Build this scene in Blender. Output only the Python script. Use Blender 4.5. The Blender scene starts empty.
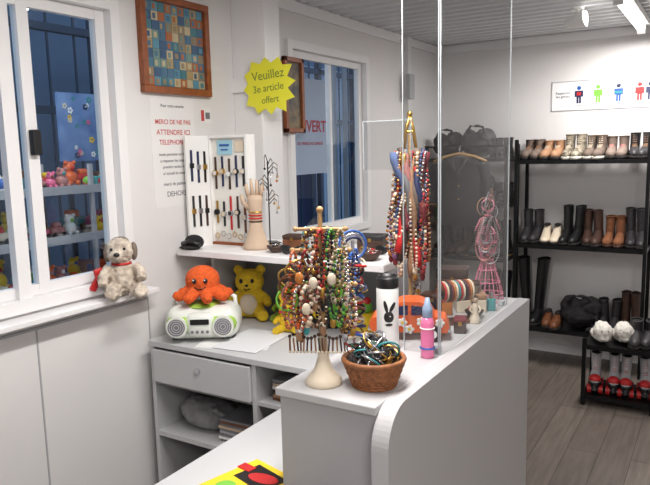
import bpy, bmesh, math, random
from mathutils import Vector, Matrix, Euler
random.seed(7)
scene = bpy.context.scene
scene.view_settings.view_transform = 'Standard'
scene.view_settings.look = 'None'
R = math.radians
H = 2.5

# ---------------------------------------------------------------- materials
def lin(c):
    out = []
    for v in c[:3]:
        v = v / 255.0
        out.append(v / 12.92 if v <= 0.04045 else ((v + 0.055) / 1.055) ** 2.4)
    return (*out, 1.0)
_mc = {}
def mat(name, col, rough=0.5, metal=0.0, noise=0.0, scale=30.0, bump=0.0, emit=0.0, col2=None, spec=0.5):
    if name in _mc: return _mc[name]
    m = bpy.data.materials.new(name); m.use_nodes = True
    nt = m.node_tree; p = nt.nodes['Principled BSDF']
    c = lin(col)
    p.inputs['Base Color'].default_value = c
    p.inputs['Roughness'].default_value = rough
    p.inputs['Metallic'].default_value = metal
    p.inputs['Specular IOR Level'].default_value = spec
    if noise > 0 or bump > 0 or col2:
        tc = nt.nodes.new('ShaderNodeTexCoord')
        n = nt.nodes.new('ShaderNodeTexNoise'); n.inputs['Scale'].default_value = scale
        n.inputs['Detail'].default_value = 5
        nt.links.new(tc.outputs['Object'], n.inputs['Vector'])
        if noise > 0 or col2:
            r = nt.nodes.new('ShaderNodeValToRGB')
            r.color_ramp.elements[0].position = 0.35; r.color_ramp.elements[1].position = 0.65
            d = lin(col2) if col2 else tuple(max(0, x * (1 - noise)) for x in c[:3]) + (1,)
            r.color_ramp.elements[0].color = d; r.color_ramp.elements[1].color = c
            nt.links.new(n.outputs['Fac'], r.inputs['Fac'])
            nt.links.new(r.outputs['Color'], p.inputs['Base Color'])
        if bump > 0:
            b = nt.nodes.new('ShaderNodeBump'); b.inputs['Strength'].default_value = bump
            b.inputs['Distance'].default_value = 0.01
            nt.links.new(n.outputs['Fac'], b.inputs['Height'])
            nt.links.new(b.outputs['Normal'], p.inputs['Normal'])
    if emit > 0:
        p.inputs['Emission Color'].default_value = c
        p.inputs['Emission Strength'].default_value = emit
    _mc[name] = m
    return m
def glassmat(name, tint, k=0.5, base=0.03, rough=0.0):
    m = bpy.data.materials.new(name); m.use_nodes = True
    nt = m.node_tree; nt.nodes.clear()
    o = nt.nodes.new('ShaderNodeOutputMaterial'); mx = nt.nodes.new('ShaderNodeMixShader')
    t = nt.nodes.new('ShaderNodeBsdfTransparent'); g = nt.nodes.new('ShaderNodeBsdfGlossy')
    lw = nt.nodes.new('ShaderNodeLayerWeight'); lw.inputs['Blend'].default_value = 0.5
    t.inputs['Color'].default_value = (*tint, 1); g.inputs['Roughness'].default_value = rough
    pw = nt.nodes.new('ShaderNodeMath'); pw.operation = 'POWER'; pw.inputs[1].default_value = 5
    a = nt.nodes.new('ShaderNodeMath'); a.operation = 'MULTIPLY_ADD'; a.inputs[1].default_value = k; a.inputs[2].default_value = base
    nt.links.new(lw.outputs['Facing'], pw.inputs[0]); nt.links.new(pw.outputs[0], a.inputs[0]); nt.links.new(a.outputs[0], mx.inputs[0])
    nt.links.new(t.outputs[0], mx.inputs[1]); nt.links.new(g.outputs[0], mx.inputs[2])
    nt.links.new(mx.outputs[0], o.inputs[0])
    return m
WALL = mat('wall_paint', (228, 226, 226), 0.55, noise=0.03, scale=3, bump=0.03)
TRIM = mat('trim_white', (234, 233, 234), 0.4)
LAM = mat('counter_laminate', (172, 171, 174), 0.45, noise=0.04, scale=6)
LAM2 = mat('counter_edge', (190, 189, 191), 0.4)
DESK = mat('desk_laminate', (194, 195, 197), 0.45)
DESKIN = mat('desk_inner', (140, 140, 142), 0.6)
BLACK = mat('black_plastic', (22, 22, 24), 0.4)
BLKM = mat('black_metal', (28, 28, 30), 0.35, metal=0.6)
DARKB = mat('dark_fabric', (34, 32, 36), 0.9, noise=0.5, scale=60, bump=0.3)
GREY = mat('grey_mat', (120, 120, 124), 0.6)
LGREY = mat('light_grey', (180, 180, 184), 0.6)
WHITE = mat('white_mat', (238, 238, 236), 0.5)
PAPER = mat('paper_white', (232, 231, 230), 0.8)
RED = mat('red_mat', (190, 36, 38), 0.5)
ORANGE = mat('orange_plush', (232, 98, 40), 0.95, noise=0.25, scale=90, bump=0.5)
ORNG = mat('orange_mat', (220, 98, 46), 0.4)
YEL = mat('yellow_mat', (236, 198, 36), 0.7)
YELP = mat('yellow_plush', (232, 196, 44), 0.95, noise=0.2, scale=80, bump=0.4)
GRN = mat('green_mat', (120, 190, 70), 0.5)
DGRN = mat('dark_green', (30, 90, 60), 0.5)
BLUE = mat('blue_mat', (40, 90, 170), 0.4)
NAVY = mat('navy_mat', (28, 38, 78), 0.5)
TEAL = mat('teal_mat', (60, 146, 150), 0.5)
PINK = mat('pink_mat', (226, 106, 146), 0.4)
HOTP = mat('pink_wire', (222, 130, 154), 0.35)
PURP = mat('purple_mat', (110, 66, 124), 0.5)
BROWN = mat('brown_wood', (120, 72, 44), 0.5, noise=0.4, scale=25)
WOOD = mat('light_wood', (190, 152, 104), 0.5, noise=0.25, scale=20)
FRAMEW = mat('frame_wood', (150, 82, 44), 0.4, noise=0.3, scale=30)
CREAM = mat('cream_mat', (222, 208, 186), 0.6)
BEIGE = mat('beige_mat', (200, 176, 152), 0.6, noise=0.1, scale=20)
GOLD = mat('gold_metal', (204, 162, 84), 0.3, metal=0.9)
SILV = mat('silver_metal', (196, 196, 202), 0.25, metal=0.9)
SUEDE = mat('brown_suede', (136, 86, 56), 0.95, noise=0.3, scale=50)
TAN = mat('tan_leather', (166, 126, 94), 0.7, noise=0.2, scale=40)
DBRN = mat('dark_brown_leather', (70, 46, 36), 0.6, noise=0.3, scale=40)
CHAR = mat('charcoal_leather', (50, 48, 52), 0.5, noise=0.3, scale=40)
TAUPE = mat('taupe', (116, 100, 90), .8, noise=.3)
AMBER = mat('amber_bead', (190, 116, 52), 0.25)
OLIVE = mat('olive_bead', (110, 112, 60), 0.4)
ROSE = mat('dusty_rose', (180, 120, 116), 0.5)
DENIM = mat('denim', (84, 100, 140), .9)
MAROON = mat('maroon', (110, 34, 44), .7)
SOLE = mat('sole_dark', (30, 27, 26), 0.8)
SOLEW = mat('sole_white', (205, 200, 190), 0.7)
WICK = mat('wicker', (160, 100, 58), 0.6, noise=0.4, scale=70, bump=0.3)
FUR = mat('grey_cream_fur', (220, 208, 192), 1.0, col2=(168, 154, 140), scale=35, bump=0.8)
FURD = mat('grey_brown_fur', (138, 124, 112), 1.0, noise=0.3, scale=60, bump=0.6)
FURW = mat('white_fluff', (228, 224, 216), 1.0, noise=0.15, scale=60, bump=0.6)
BAGP = mat('grey_plastic_bag', (130, 130, 132), 0.35, noise=0.3, scale=14, bump=0.8)
TRIMD = mat('seam_grey', (170, 170, 174), 0.6)
GLASS = glassmat('window_glass', (0.9, 0.95, 0.98), .5, .05)
PLEXI = glassmat('plexiglass', (0.86, 0.875, 0.88), .5, 0.08, .02)
PEDGE = mat('plexi_edge', (176, 182, 186), 0.3)
PNKT = mat('pink_translucent', (226, 120, 165), 0.15)
STARY = mat('yellow_card', (236, 232, 60), 0.6)

# ---------------------------------------------------------------- builder
class B:
    def __init__(s): s.bm = bmesh.new(); s.mats = []
    def mi(s, m):
        if m not in s.mats: s.mats.append(m)
        return s.mats.index(m)
    def add(s, vs, fs, m, M=None, smooth=True):
        i = s.mi(m); nv = []
        for v in vs:
            v = Vector(v)
            nv.append(s.bm.verts.new(M @ v if M else v))
        for f in fs:
            try:
                fc = s.bm.faces.new([nv[k] for k in f]); fc.material_index = i; fc.smooth = smooth
            except Exception: pass
    def tmp(s, t, m, M, smooth):
        t.verts.ensure_lookup_table(); t.verts.index_update()
        s.add([v.co.copy() for v in t.verts], [[v.index for v in f.verts] for f in t.faces], m, M, smooth); t.free()
    def box(s, c, d, m, rot=(0, 0, 0), bev=0.0, seg=2):
        t = bmesh.new(); bmesh.ops.create_cube(t, size=1)
        for v in t.verts: v.co = Vector((v.co.x * d[0], v.co.y * d[1], v.co.z * d[2]))
        if bev > 0:
            bmesh.ops.bevel(t, geom=t.edges[:], offset=min(bev, min(d) * 0.49), segments=seg, affect='EDGES', profile=0.5)
        s.tmp(t, m, Matrix.Translation(c) @ Euler(rot).to_matrix().to_4x4(), bev > 0.004)
    def bx(s, x0, x1, y0, y1, z0, z1, m, bev=0.0):
        s.box(((x0 + x1) / 2, (y0 + y1) / 2, (z0 + z1) / 2), (abs(x1 - x0), abs(y1 - y0), abs(z1 - z0)), m, bev=bev)
    def sph(s, c, r, m, rot=(0, 0, 0), u=16, v=10):
        if not isinstance(r, (tuple, list)): r = (r, r, r)
        t = bmesh.new(); bmesh.ops.create_uvsphere(t, u_segments=u, v_segments=v, radius=1)
        M = Matrix.Translation(c) @ Euler(rot).to_matrix().to_4x4() @ Matrix.Diagonal((*r, 1))
        s.tmp(t, m, M, True)
    def cyl(s, p0, p1, r0, m, r1=None, seg=16, cap=True):
        p0 = Vector(p0); p1 = Vector(p1); r1 = r0 if r1 is None else r1
        d = p1 - p0; q = d.to_track_quat('Z', 'Y').to_matrix().to_4x4()
        vs = []; L = d.length
        for k in range(seg):
            a = 2 * math.pi * k / seg; vs.append((r0 * math.cos(a), r0 * math.sin(a), 0))
        for k in range(seg):
            a = 2 * math.pi * k / seg; vs.append((r1 * math.cos(a), r1 * math.sin(a), L))
        fs = [(k, (k + 1) % seg, seg + (k + 1) % seg, seg + k) for k in range(seg)]
        s.add(vs, fs, m, Matrix.Translation(p0) @ q, True)
        if cap:
            M = Matrix.Translation(p0) @ q
            s.add(vs[:seg], [tuple(range(seg))[::-1]], m, M, False); s.add(vs[seg:], [tuple(range(seg))], m, M, False)
    def torus(s, c, RR, r, m, rot=(0, 0, 0), n=24, k=8, sy=1.0):
        vs = []; fs = []
        for i in range(n):
            a = 2 * math.pi * i / n
            for j in range(k):
                b = 2 * math.pi * j / k
                q = RR + r * math.cos(b); vs.append((q * math.cos(a), q * math.sin(a) * sy, r * math.sin(b)))
        for i in range(n):
            for j in range(k):
                fs.append((i * k + j, ((i + 1) % n) * k + j, ((i + 1) % n) * k + (j + 1) % k, i * k + (j + 1) % k))
        s.add(vs, fs, m, Matrix.Translation(c) @ Euler(rot).to_matrix().to_4x4())
    def lathe(s, prof, c, m, rot=(0, 0, 0), seg=24, sx=1, sy=1):
        vs = []; fs = []; n = len(prof)
        for i in range(seg):
            a = 2 * math.pi * i / seg
            for r, z in prof: vs.append((r * math.cos(a) * sx, r * math.sin(a) * sy, z))
        for i in range(seg):
            for j in range(n - 1):
                fs.append((i * n + j, ((i + 1) % seg) * n + j, ((i + 1) % seg) * n + j + 1, i * n + j + 1))
        s.add(vs, fs, m, Matrix.Translation(c) @ Euler(rot).to_matrix().to_4x4())
    def loft(s, rings, m, M=None, cap=True):
        k = len(rings[0]); vs = [p for r in rings for p in r]; fs = []
        for i in range(len(rings) - 1):
            for j in range(k):
                fs.append((i * k + j, i * k + (j + 1) % k, (i + 1) * k + (j + 1) % k, (i + 1) * k + j))
        if cap:
            fs.append(tuple(range(k))[::-1]); fs.append(tuple((len(rings) - 1) * k + j for j in range(k)))
        s.add(vs, fs, m, M)
    def tube(s, pts, r, m, k=8, M=None):
        pts = [Vector(p) for p in pts]; n = len(pts)
        rs = r if isinstance(r, (list, tuple)) else [r] * n
        rings = []; up = Vector((0.13, 0.31, 0.94)).normalized()
        for i, p in enumerate(pts):
            d = (pts[min(i + 1, n - 1)] - pts[max(i - 1, 0)]).normalized()
            a = d.cross(up)
            if a.length < 1e-3: a = d.cross(Vector((1, 0, 0)))
            a.normalize(); b = a.cross(d); up = b
            rings.append([p + (a * math.cos(2 * math.pi * j / k) + b * math.sin(2 * math.pi * j / k)) * rs[i] for j in range(k)])
        s.loft(rings, m, M)
    def prism(s, pts, th, m, M, smooth=False):
        n = len(pts)
        vs = [(x, y, 0) for x, y in pts] + [(x, y, th) for x, y in pts]
        fs = [tuple(range(n))[::-1], tuple(range(n, 2 * n))] + [(i, (i + 1) % n, n + (i + 1) % n, n + i) for i in range(n)]
        s.add(vs, fs, m, M, smooth)
    def done(s, name, loc=(0, 0, 0), rot=(0, 0, 0), parent=None, scale=1.0):
        bmesh.ops.recalc_face_normals(s.bm, faces=s.bm.faces[:])
        me = bpy.data.meshes.new(name); s.bm.to_mesh(me); s.bm.free()
        for m in s.mats: me.materials.append(m)
        o = bpy.data.objects.new(name, me); scene.collection.objects.link(o)
        o.location = loc; o.rotation_euler = rot; o.scale = (scale,) * 3
        if parent: o.parent = parent
        return o
def fuzzy(o, vox=0.005, fur=0.004, size=0.012):
    r = o.modifiers.new('remesh', 'REMESH'); r.mode = 'VOXEL'; r.voxel_size = vox; r.use_smooth_shade = True
    sm = o.modifiers.new('smooth', 'SMOOTH'); sm.factor = 0.5; sm.iterations = 4
    if fur > 0:
        t = bpy.data.textures.new('fur', 'CLOUDS'); t.noise_scale = size
        d = o.modifiers.new('disp', 'DISPLACE'); d.texture = t; d.strength = fur; d.mid_level = 0.5
def text(name, body, size, loc, rot, m, parent=None, align='CENTER', ext=0.0008, bold=0.0):
    c = bpy.data.curves.new(name, 'FONT'); c.body = body; c.size = size; c.align_x = align; c.align_y = 'CENTER'
    c.extrude = ext; c.offset = bold; c.materials.append(m)
    o = bpy.data.objects.new(name, c); scene.collection.objects.link(o)
    o.location = loc; o.rotation_euler = rot
    if parent:
        o.parent = parent
    return o
LROT = (R(90), 0, R(90)); BROT = (R(90), 0, 0)
MB = Matrix(((1, 0, 0, 0), (0, 0, -1, 0), (0, 1, 0, 0), (0, 0, 0, 1)))  # local x->+X, y->+Z, z->-Y

# ---------------------------------------------------------------- room shell
W1 = (0.92, 1.88); W2 = (3.06, 4.03); WZ = (1.12, 2.27); YB = 5.3; XR = 4.2; YF = -1.6
b = B()
for (y0, y1, z0, z1) in [(YF, W1[0], 0, H), (W1[1], W2[0], 0, H), (W2[1], YB, 0, H),
                         (W1[0], W1[1], 0, WZ[0]), (W2[0], W2[1], 0, WZ[0]), (W1[0], W1[1], WZ[1], H), (W2[0], W2[1], WZ[1], H)]:
    b.bx(-0.08, 0, y0, y1, z0, z1, WALL)
b.done('wall_left')
b = B()
for y in (0.4, 1.41, 1.95):
    b.bx(0.0, 0.0025, y, y + 0.006, 0.0, 1.045, TRIMD)
b.bx(0.0, 0.006, YF, 1.95, 1.045, 1.055, TRIMD)
b.done('trim_1')
b = B(); b.bx(-0.08, XR, YB, YB + 0.08, 0, H, WALL); b.done('wall_back')
b = B(); b.bx(XR, XR + 0.08, YF, YB, 0, H, WALL); b.done('wall_right')
b = B(); b.bx(-0.08, XR, YF - 0.08, YF, 0, H, WALL); b.done('wall_front')
FL = bpy.data.materials.new('floor_laminate'); FL.use_nodes = True
nt = FL.node_tree; p = nt.nodes['Principled BSDF']; p.inputs['Roughness'].default_value = 0.42
tc = nt.nodes.new('ShaderNodeTexCoord'); mp = nt.nodes.new('ShaderNodeMapping'); mp.inputs['Rotation'].default_value = (0, 0, R(90))
br = nt.nodes.new('ShaderNodeTexBrick'); br.inputs['Scale'].default_value = 1.0
br.inputs['Brick Width'].default_value = 1.2; br.inputs['Row Height'].default_value = 0.16; br.inputs['Mortar Size'].default_value = 0.002
br.inputs['Color1'].default_value = lin((124, 114, 106)); br.inputs['Color2'].default_value = lin((108, 99, 92)); br.inputs['Mortar'].default_value = lin((66, 60, 55))
mp2 = nt.nodes.new('ShaderNodeMapping'); mp2.inputs['Scale'].default_value = (26, 2.2, 1)
nz = nt.nodes.new('ShaderNodeTexNoise'); nz.inputs['Scale'].default_value = 1.5; nz.inputs['Detail'].default_value = 8
mx = nt.nodes.new('ShaderNodeMix'); mx.data_type = 'RGBA'; mx.blend_type = 'MULTIPLY'; mx.inputs[0].default_value = 0.6
rp = nt.nodes.new('ShaderNodeValToRGB'); rp.color_ramp.elements[0].position = 0.3; rp.color_ramp.elements[1].position = 0.62
rp.color_ramp.elements[0].color = (0.5, 0.48, 0.46, 1); rp.color_ramp.elements[1].color = (1, 1, 1, 1)
nt.links.new(tc.outputs['Object'], mp.inputs[0]); nt.links.new(mp.outputs[0], br.inputs['Vector'])
nt.links.new(tc.outputs['Object'], mp2.inputs[0]); nt.links.new(mp2.outputs[0], nz.inputs['Vector'])
nt.links.new(nz.outputs['Fac'], rp.inputs[0]); nt.links.new(br.outputs['Color'], mx.inputs[6]); nt.links.new(rp.outputs[0], mx.inputs[7])
nt.links.new(mx.outputs[2], p.inputs['Base Color'])
b = B(); b.bx(-0.08, XR + 0.08, YF - 0.08, YB + 0.08, -0.06, 0, FL); b.done('floor')
b = B(); b.bx(-0.08, XR + 0.08, YF - 0.08, YB + 0.08, H, H + 0.06, WALL)
CEIL = mat('ceiling_rib', (216, 218, 222), 0.5)
y = YF + 0.05
while y < YB - 0.05:
    b.prism([(-0.035, 0), (0.035, 0), (0.022, -0.018), (-0.022, -0.018)], XR, CEIL,
            Matrix(((0, 0, 1, 0), (1, 0, 0, y), (0, 1, 0, H), (0, 0, 0, 1))))
    y += 0.125
b.done('ceiling')
b = B(); b.bx(0.0, XR, YB - 0.012, YB, 0, 0.07, TRIM); b.done('baseboard_back')
b = B(); b.bx(0.0, 0.012, YF, YB - 0.012, 0, 0.07, TRIM); b.done('baseboard_left')
b = B(); b.bx(0.02, XR, YB - 0.02, YB, 2.42, 2.48, TRIM); b.bx(0.0, 0.02, YF, YB, 2.42, 2.48, TRIM); b.done('trim_2')
b = B(); b.bx(0.0, 0.17, 2.60, 2.77, 0, H - 0.02, TRIM, 0.004); b.bx(0, 0.19, 2.585, 2.599, 1.95, 2.02, TRIM)
b.bx(0.171, 0.20, 2.60, 2.64, 2.10, 2.46, TRIM); b.done('trim_3')
b = B(); b.bx(0.0, 0.05, 4.6, 4.66, 0, H - 0.02, TRIM, 0.003); b.bx(0.051, 0.085, 4.55, 4.64, 2.02, 2.20, LGREY, 0.004); b.done('trim_4')

# ---------------------------------------------------------------- windows
def window(name, y0, y1, stiles, latch=None):
    z0, z1 = WZ; b = B(); f = 0.045
    b.bx(-0.075, 0.02, y0, y1, z0, z0 + f, TRIM); b.bx(-0.075, 0.02, y0, y1, z1 - f, z1, TRIM)
    b.bx(-0.075, 0.02, y0, y0 + f, z0 + f, z1 - f, TRIM); b.bx(-0.075, 0.02, y1 - f, y1, z0 + f, z1 - f, TRIM)
    for (a, c, xo) in stiles:
        b.bx(-0.052 + xo, -0.018 + xo, a, c, z0 + f + .0005, z1 - f - .0005, TRIM)
    b.bx(-0.050, -0.020, y0 + f + .001, y1 - f - .001, z0 + f + .001, z0 + f + 0.04, TRIM); b.bx(-0.05, -0.02, y0 + f + .001, y1 - f - .001, z1 - f - 0.04, z1 - f - .001, TRIM)
    b.bx(-0.037, -0.033, y0 + f + .002, y1 - f - .002, z0 + f + .041, z1 - f - .041, GLASS)
    if latch:
        b.bx(-0.017, 0.012, latch - 0.016, latch + 0.016, 1.67, 1.76, BLACK, 0.004)
    b.done(name)
window('window_1', W1[0], W1[1], [(0.97, 1.01, 0), (1.36, 1.41, 0.02), (1.455, 1.50, 0.0), (1.79, 1.834, 0)], 1.478)
window('window_2', W2[0], W2[1], [(3.106, 3.14, 0), (3.94, 3.984, 0), (3.58, 3.60, -0.01)])
b = B(); b.bx(0.0, 0.09, 0.86, 1.94, 1.088, 1.108, TRIM, 0.003); b.done('window_sill')

# sign on window 2
b = B(); b.bx(-0.030, -0.026, 3.15, 3.52, 1.52, 2.08, mat('sign_paper', (150, 166, 190), 0.7)); 
s = b.done('open_sign')
SR = mat('sign_red', (150, 40, 60), 0.6)
text('sign_text', 'OUVERT', 0.095, (-0.0255, 3.335, 1.80), LROT, SR, s, bold=0.002)
text('sign_text_small', 'DU MARDI AU SAMEDI', 0.028, (-0.0255, 3.335, 1.70), LROT, SR, s)

# ---------------------------------------------------------------- outside annex
EXT = mat('annex_wall', (104, 126, 150), 0.8, noise=0.3, scale=2)
b = B(); b.bx(-3.3, -3.2, -1.5, 9.5, -0.05, 3.4, EXT)
b.done('annex_wall')
b = B(); b.bx(-3.3, -0.085, -1.5, 9.5, -0.08, -0.02, mat('annex_ground', (90, 94, 100), 0.9)); b.done('ground')
b = B()
STEEL = mat('steel_blue', (52, 68, 88), 0.5, metal=0.3)
for y in (1.6, 2.45, 3.3, 4.8, 5.6, 6.4, 7.2):
    b.bx(-1.9, -1.84, y, y + 0.06, -0.02, 3.0, STEEL)
for z in (1.95, 2.5, 2.95): b.bx(-1.9, -1.84, 1.3, 8.0, z, z + 0.05, STEEL)
for k in range(30):
    b.bx(-1.88, -1.865, 1.4 + k * 0.22, 1.412 + k * 0.22, -0.02, 2.95, STEEL)
b.done('steel_fence')
b = B(); b.bx(-3.0, -2.0, 5.3, 8.3, -0.02, 2.6, mat('outside_container', (180, 196, 214), 0.6)); b.bx(-2.0, -1.97, 5.9, 6.5, 0.0, 2.1, NAVY)
for k in range(18):
    if not 5.8 < 5.35 + k * .16 < 6.5: b.bx(-2.0, -1.98, 5.35 + k * .16, 5.41 + k * .16, 0, 2.55, mat('container_rib', (200, 214, 230), .6))
b.done('outside_container')
b = B(); b.cyl((-.5, 4.42, -.02), (-.5, 4.42, 2.9), .03, LGREY); b.cyl((-.5, 4.6, -.02), (-.5, 4.6, 2.9), .02, LGREY); b.done('outside_post')
TZ = (0.72, 0.99, 1.25, 1.50)
b = B(); 
for z in TZ:
    b.bx(-1.15, -0.75, 0.82, 3.38, z - 0.016, z, LGREY); b.bx(-.749, -.735, .82, 3.38, z - .03, z + .012, LGREY)
for y in (0.80, 2.30, 3.38):
    for x in (-1.17, -.76): b.bx(x, x + .02, y, y + 0.02, -0.02, 1.62, LGREY)
b.done('toy_shelf')
b = B(); pal = [RED, YEL, BLUE, GRN, PINK, ORNG, WHITE, TEAL, ROSE, BROWN, CREAM, DBRN, WHITE, CREAM, RED, ORNG, YEL]
for z in TZ:
    for row in (0, 1):
        y = 0.9 + .04 * row
        while y < 3.3:
            if abs(y - 2.31) < 0.05: y += 0.05; continue
            x = -0.83 - row * .17 - random.random() * 0.03; m = random.choice(pal); m2 = random.choice(pal); k = random.randrange(5)
            r = random.uniform(0.024, 0.042) * (1 + .35 * row)
            if k == 0: b.sph((x, y, z + r), r, m, u=12, v=8); b.torus((x, y, z + r), r, r * .12, m2, (.5, .5, 0), n=16, k=6)
            elif k in (1, 4):
                b.sph((x, y, z + r), (r, r, r), m, u=12, v=8); b.sph((x, y, z + 2.3 * r), r * 0.75, m, u=12, v=8)
                b.sph((x + 0.01, y - r * .6, z + 2.9 * r), r * .28, m, u=8, v=6); b.sph((x + 0.01, y + r * .6, z + 2.9 * r), r * .28, m, u=8, v=6)
                b.sph((x + r * .7, y, z + 2.2 * r), r * .3, m2, u=8, v=6); b.sph((x + r * .8, y - r * .6, z + .35 * r), r * .35, m, u=8, v=6); b.sph((x + r * .8, y + r * .6, z + .35 * r), r * .35, m, u=8, v=6)
            elif k == 2:
                b.box((x, y, z + r), (2 * r, 1.8 * r, 2 * r), m, (0, 0, random.uniform(-.3, .3)), bev=0.004); b.box((x + r * .8, y, z + r), (r * .6, 1.1 * r, r), m2, bev=0.004)
            else:
                b.box((x, y, z + .9 * r), (1.4 * r, 2.2 * r, r), m, bev=0.01); b.box((x, y, z + 1.7 * r), (1.1 * r, 1.2 * r, .8 * r), m2, bev=0.01)
                for dy in (-.7, .7): b.cyl((x + .6 * r, y + dy * r, z + .35 * r), (x + .85 * r, y + dy * r, z + .35 * r), .35 * r, BLACK, seg=10)
            y += 2.15 * r + 0.004
b.done('toy_collection')
b = B(); b.bx(-1.24, -1.22, 2.50, 2.86, 1.63, 2.03, mat('picture_blue', (120, 150, 196), .6, col2=(70, 104, 160), scale=6))
for k in range(22):
    cy_, cz_ = random.uniform(2.53, 2.83), random.uniform(1.66, 2.0); m = random.choice([WHITE, PINK, YEL, CREAM, TEAL, NAVY]); r = random.uniform(.008, .014)
    for q in range(5): b.sph((-1.218, cy_ + r * math.cos(q * 1.257), cz_ + r * math.sin(q * 1.257)), (0.002, r * .6, r * .6), m, u=8, v=6)
b.bx(-1.26, -1.241, 2.55, 2.58, -0.02, 2.02, STEEL); b.bx(-1.26, -1.241, 2.78, 2.81, -0.02, 2.02, STEEL)
b.done('picture_panel')
b = B(); b.cyl((-0.6, 1.9, 3.1), (-0.6, 1.9, 2.42), 0.006, BLACK); b.cyl((-0.6, 1.9, 2.45), (-0.6, 1.9, 2.38), 0.025, WHITE)
b.sph((-0.6, 1.9, 2.35), 0.04, mat('bulb', (255, 240, 220), emit=4)); b.bx(-3.2, -0.09, 1.85, 1.95, 3.1, 3.16, STEEL); b.done('hanging_bulb')  # made-up lamp and its beam, added to light the toy shelf

# ---------------------------------------------------------------- wall decor
b = B()
y0, y1, z0, z1 = 1.985, 2.405, 1.92, 2.33; f = 0.03
b.bx(0.002, 0.012, y0 + f, y1 - f, z0 + f, z1 - f, mat('art_ground', (96, 120, 140), 0.5))
b.bx(0, 0.03, y0, y1, z0, z0 + f, FRAMEW, 0.003); b.bx(0, 0.03, y0, y1, z1 - f, z1, FRAMEW, 0.003)
b.bx(0, 0.03, y0, y0 + f, z0 + f, z1 - f, FRAMEW, 0.003); b.bx(0, 0.03, y1 - f, y1, z0 + f, z1 - f, FRAMEW, 0.003)
ap = [mat('art%d' % i, c, 0.5) for i, c in enumerate([(74, 112, 140), (170, 146, 104), (60, 90, 124), (186, 172, 140), (110, 140, 134), (170, 100, 60), (86, 138, 160), (140, 126, 104), (70, 120, 130)])]
for i in range(9):
    for j in range(9):
        a = y0 + f + 0.003 + i * 0.0395; c = z0 + f + 0.003 + j * 0.0385
        b.bx(0.012, 0.0145, a, a + 0.037, c, c + 0.036, random.choice(ap))
        q = random.choice(ap)
        if random.random() < .8: b.bx(0.0145, 0.016, a + 0.008, a + 0.018 + random.random() * .012, c + 0.006, c + 0.028, q)
b.done('framed_picture')
b = B(); b.bx(0.0, 0.002, 2.03, 2.30, 1.43, 1.90, PAPER); s = b.done('notice_paper')
RT = mat('red_ink', (196, 70, 70), 0.7); GT = mat('grey_ink', (120, 120, 125), 0.7)
for k, (tx, sz, z, mm) in enumerate([('Pour votre securite', .018, 1.87, GT), ('MERCI DE NE PAS', .028, 1.80, RT), ('ATTENDRE ICI', .032, 1.755, RT), ('TELEPHONEZ', .030, 1.712, RT),
        ('toute personne est invitee', .018, 1.66, GT), ('a respecter les consignes', .018, 1.632, GT), ('prendre rendez-vous', .018, 1.605, GT), ('a l accueil du magasin', .018, 1.577, GT), ('merci de patienter', .021, 1.53, GT), ('DEHORS', .032, 1.485, GT)]):
    text('line_%d' % k, tx, sz, (0.0025, 2.165, z), LROT, mm, s, ext=0.0002, bold=.0003)
b = B(); yy = 2.37; b.bx(0, .002, yy - .03, yy + .05, 1.80, 1.87, PAPER); b.bx(.002, .003, yy - .02, yy + .0, 1.81, 1.86, RT); b.bx(.002, .003, yy + .01, yy + .04, 1.82, 1.85, GT); b.done('warning_sticker')

# yellow star sign
b = B(); pts = []
n = 12
for k in range(2 * n):
    a = math.pi * k / n + 0.1
    q = 1 / max(abs(math.cos(a)), abs(math.sin(a))) ** .5
    r = (1.0 if k % 2 == 0 else 0.72) * (1 + 0.07 * math.sin(k * 3)) * q * .95
    pts.append((0.165 * r * math.cos(a), 0.148 * r * math.sin(a)))
b.prism(pts, 0.003, STARY, MB)
s = b.done('yellow_star_sign', (0.228, 2.578, 1.97))
INK = mat('green_ink', (120, 136, 60), 0.7)
text('t1', 'Veuillez', 0.060, (0, -0.0035, 0.05), (R(90), R(-4), 0), INK, s, ext=.0003)
text('t2', '3e article', 0.048, (0, -0.0035, -0.01), (R(90), R(-4), 0), INK, s, ext=.0003)
text('t3', 'offert', 0.045, (0.01, -0.0035, -0.065), (R(90), R(-4), 0), INK, s, ext=.0003)
b = B()
y0, y1, z0, z1 = 2.99, 3.18, 1.76, 2.17
b.bx(0.021, 0.03, y0 + .02, y1 - .02, z0 + .02, z1 - .02, mat('photo_warm', (130, 110, 80), 0.5, col2=(40, 50, 60), scale=14))
for q in ((y0, y1, z0, z0 + .026), (y0, y1, z1 - .026, z1), (y0, y0 + .026, z0, z1), (y1 - .026, y1, z0, z1)): b.bx(0.021, 0.045, *q, FRAMEW, 0.003)
b.done('small_picture_frame')

# back wall poster
b = B(); b.bx(0.94, 1.70, YB - 0.004, YB, 1.915, 2.125, mat('poster_paper', (240, 240, 242), .6))
for q in ((.935, 1.705, 1.91, 1.916), (.935, 1.705, 2.124, 2.13), (.935, .941, 1.91, 2.13), (1.699, 1.705, 1.91, 2.13)): b.bx(q[0], q[1], YB - .006, YB, q[2], q[3], TRIMD)
s = b.done('safety_poster')
b = B()
def person_icon(b, x, m, m2):
    M = Matrix.Translation((x, YB - 0.005, 2.02)) @ MB
    b.sph((x, YB - 0.006, 2.02 + .055), (.015, .002, .015), m2, u=12, v=8)
    b.prism([(-.030, .035), (.030, .035), (.030, -.01), (.016, -.01), (.016, -.058), (.002, -.058), (.002, -.015), (-.002, -.015), (-.002, -.058), (-.016, -.058), (-.016, -.01), (-.030, -.01)], .001, m, M)
person_icon(b, 1.135, NAVY, BLUE); b.bx(1.12, 1.15, YB - .008, YB - .006, 2.02, 2.045, RED)
person_icon(b, 1.27, GRN, GRN); person_icon(b, 1.41, BLUE, NAVY); b.bx(1.385, 1.435, YB - .008, YB - .006, 2.02, 2.035, TEAL)
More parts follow.
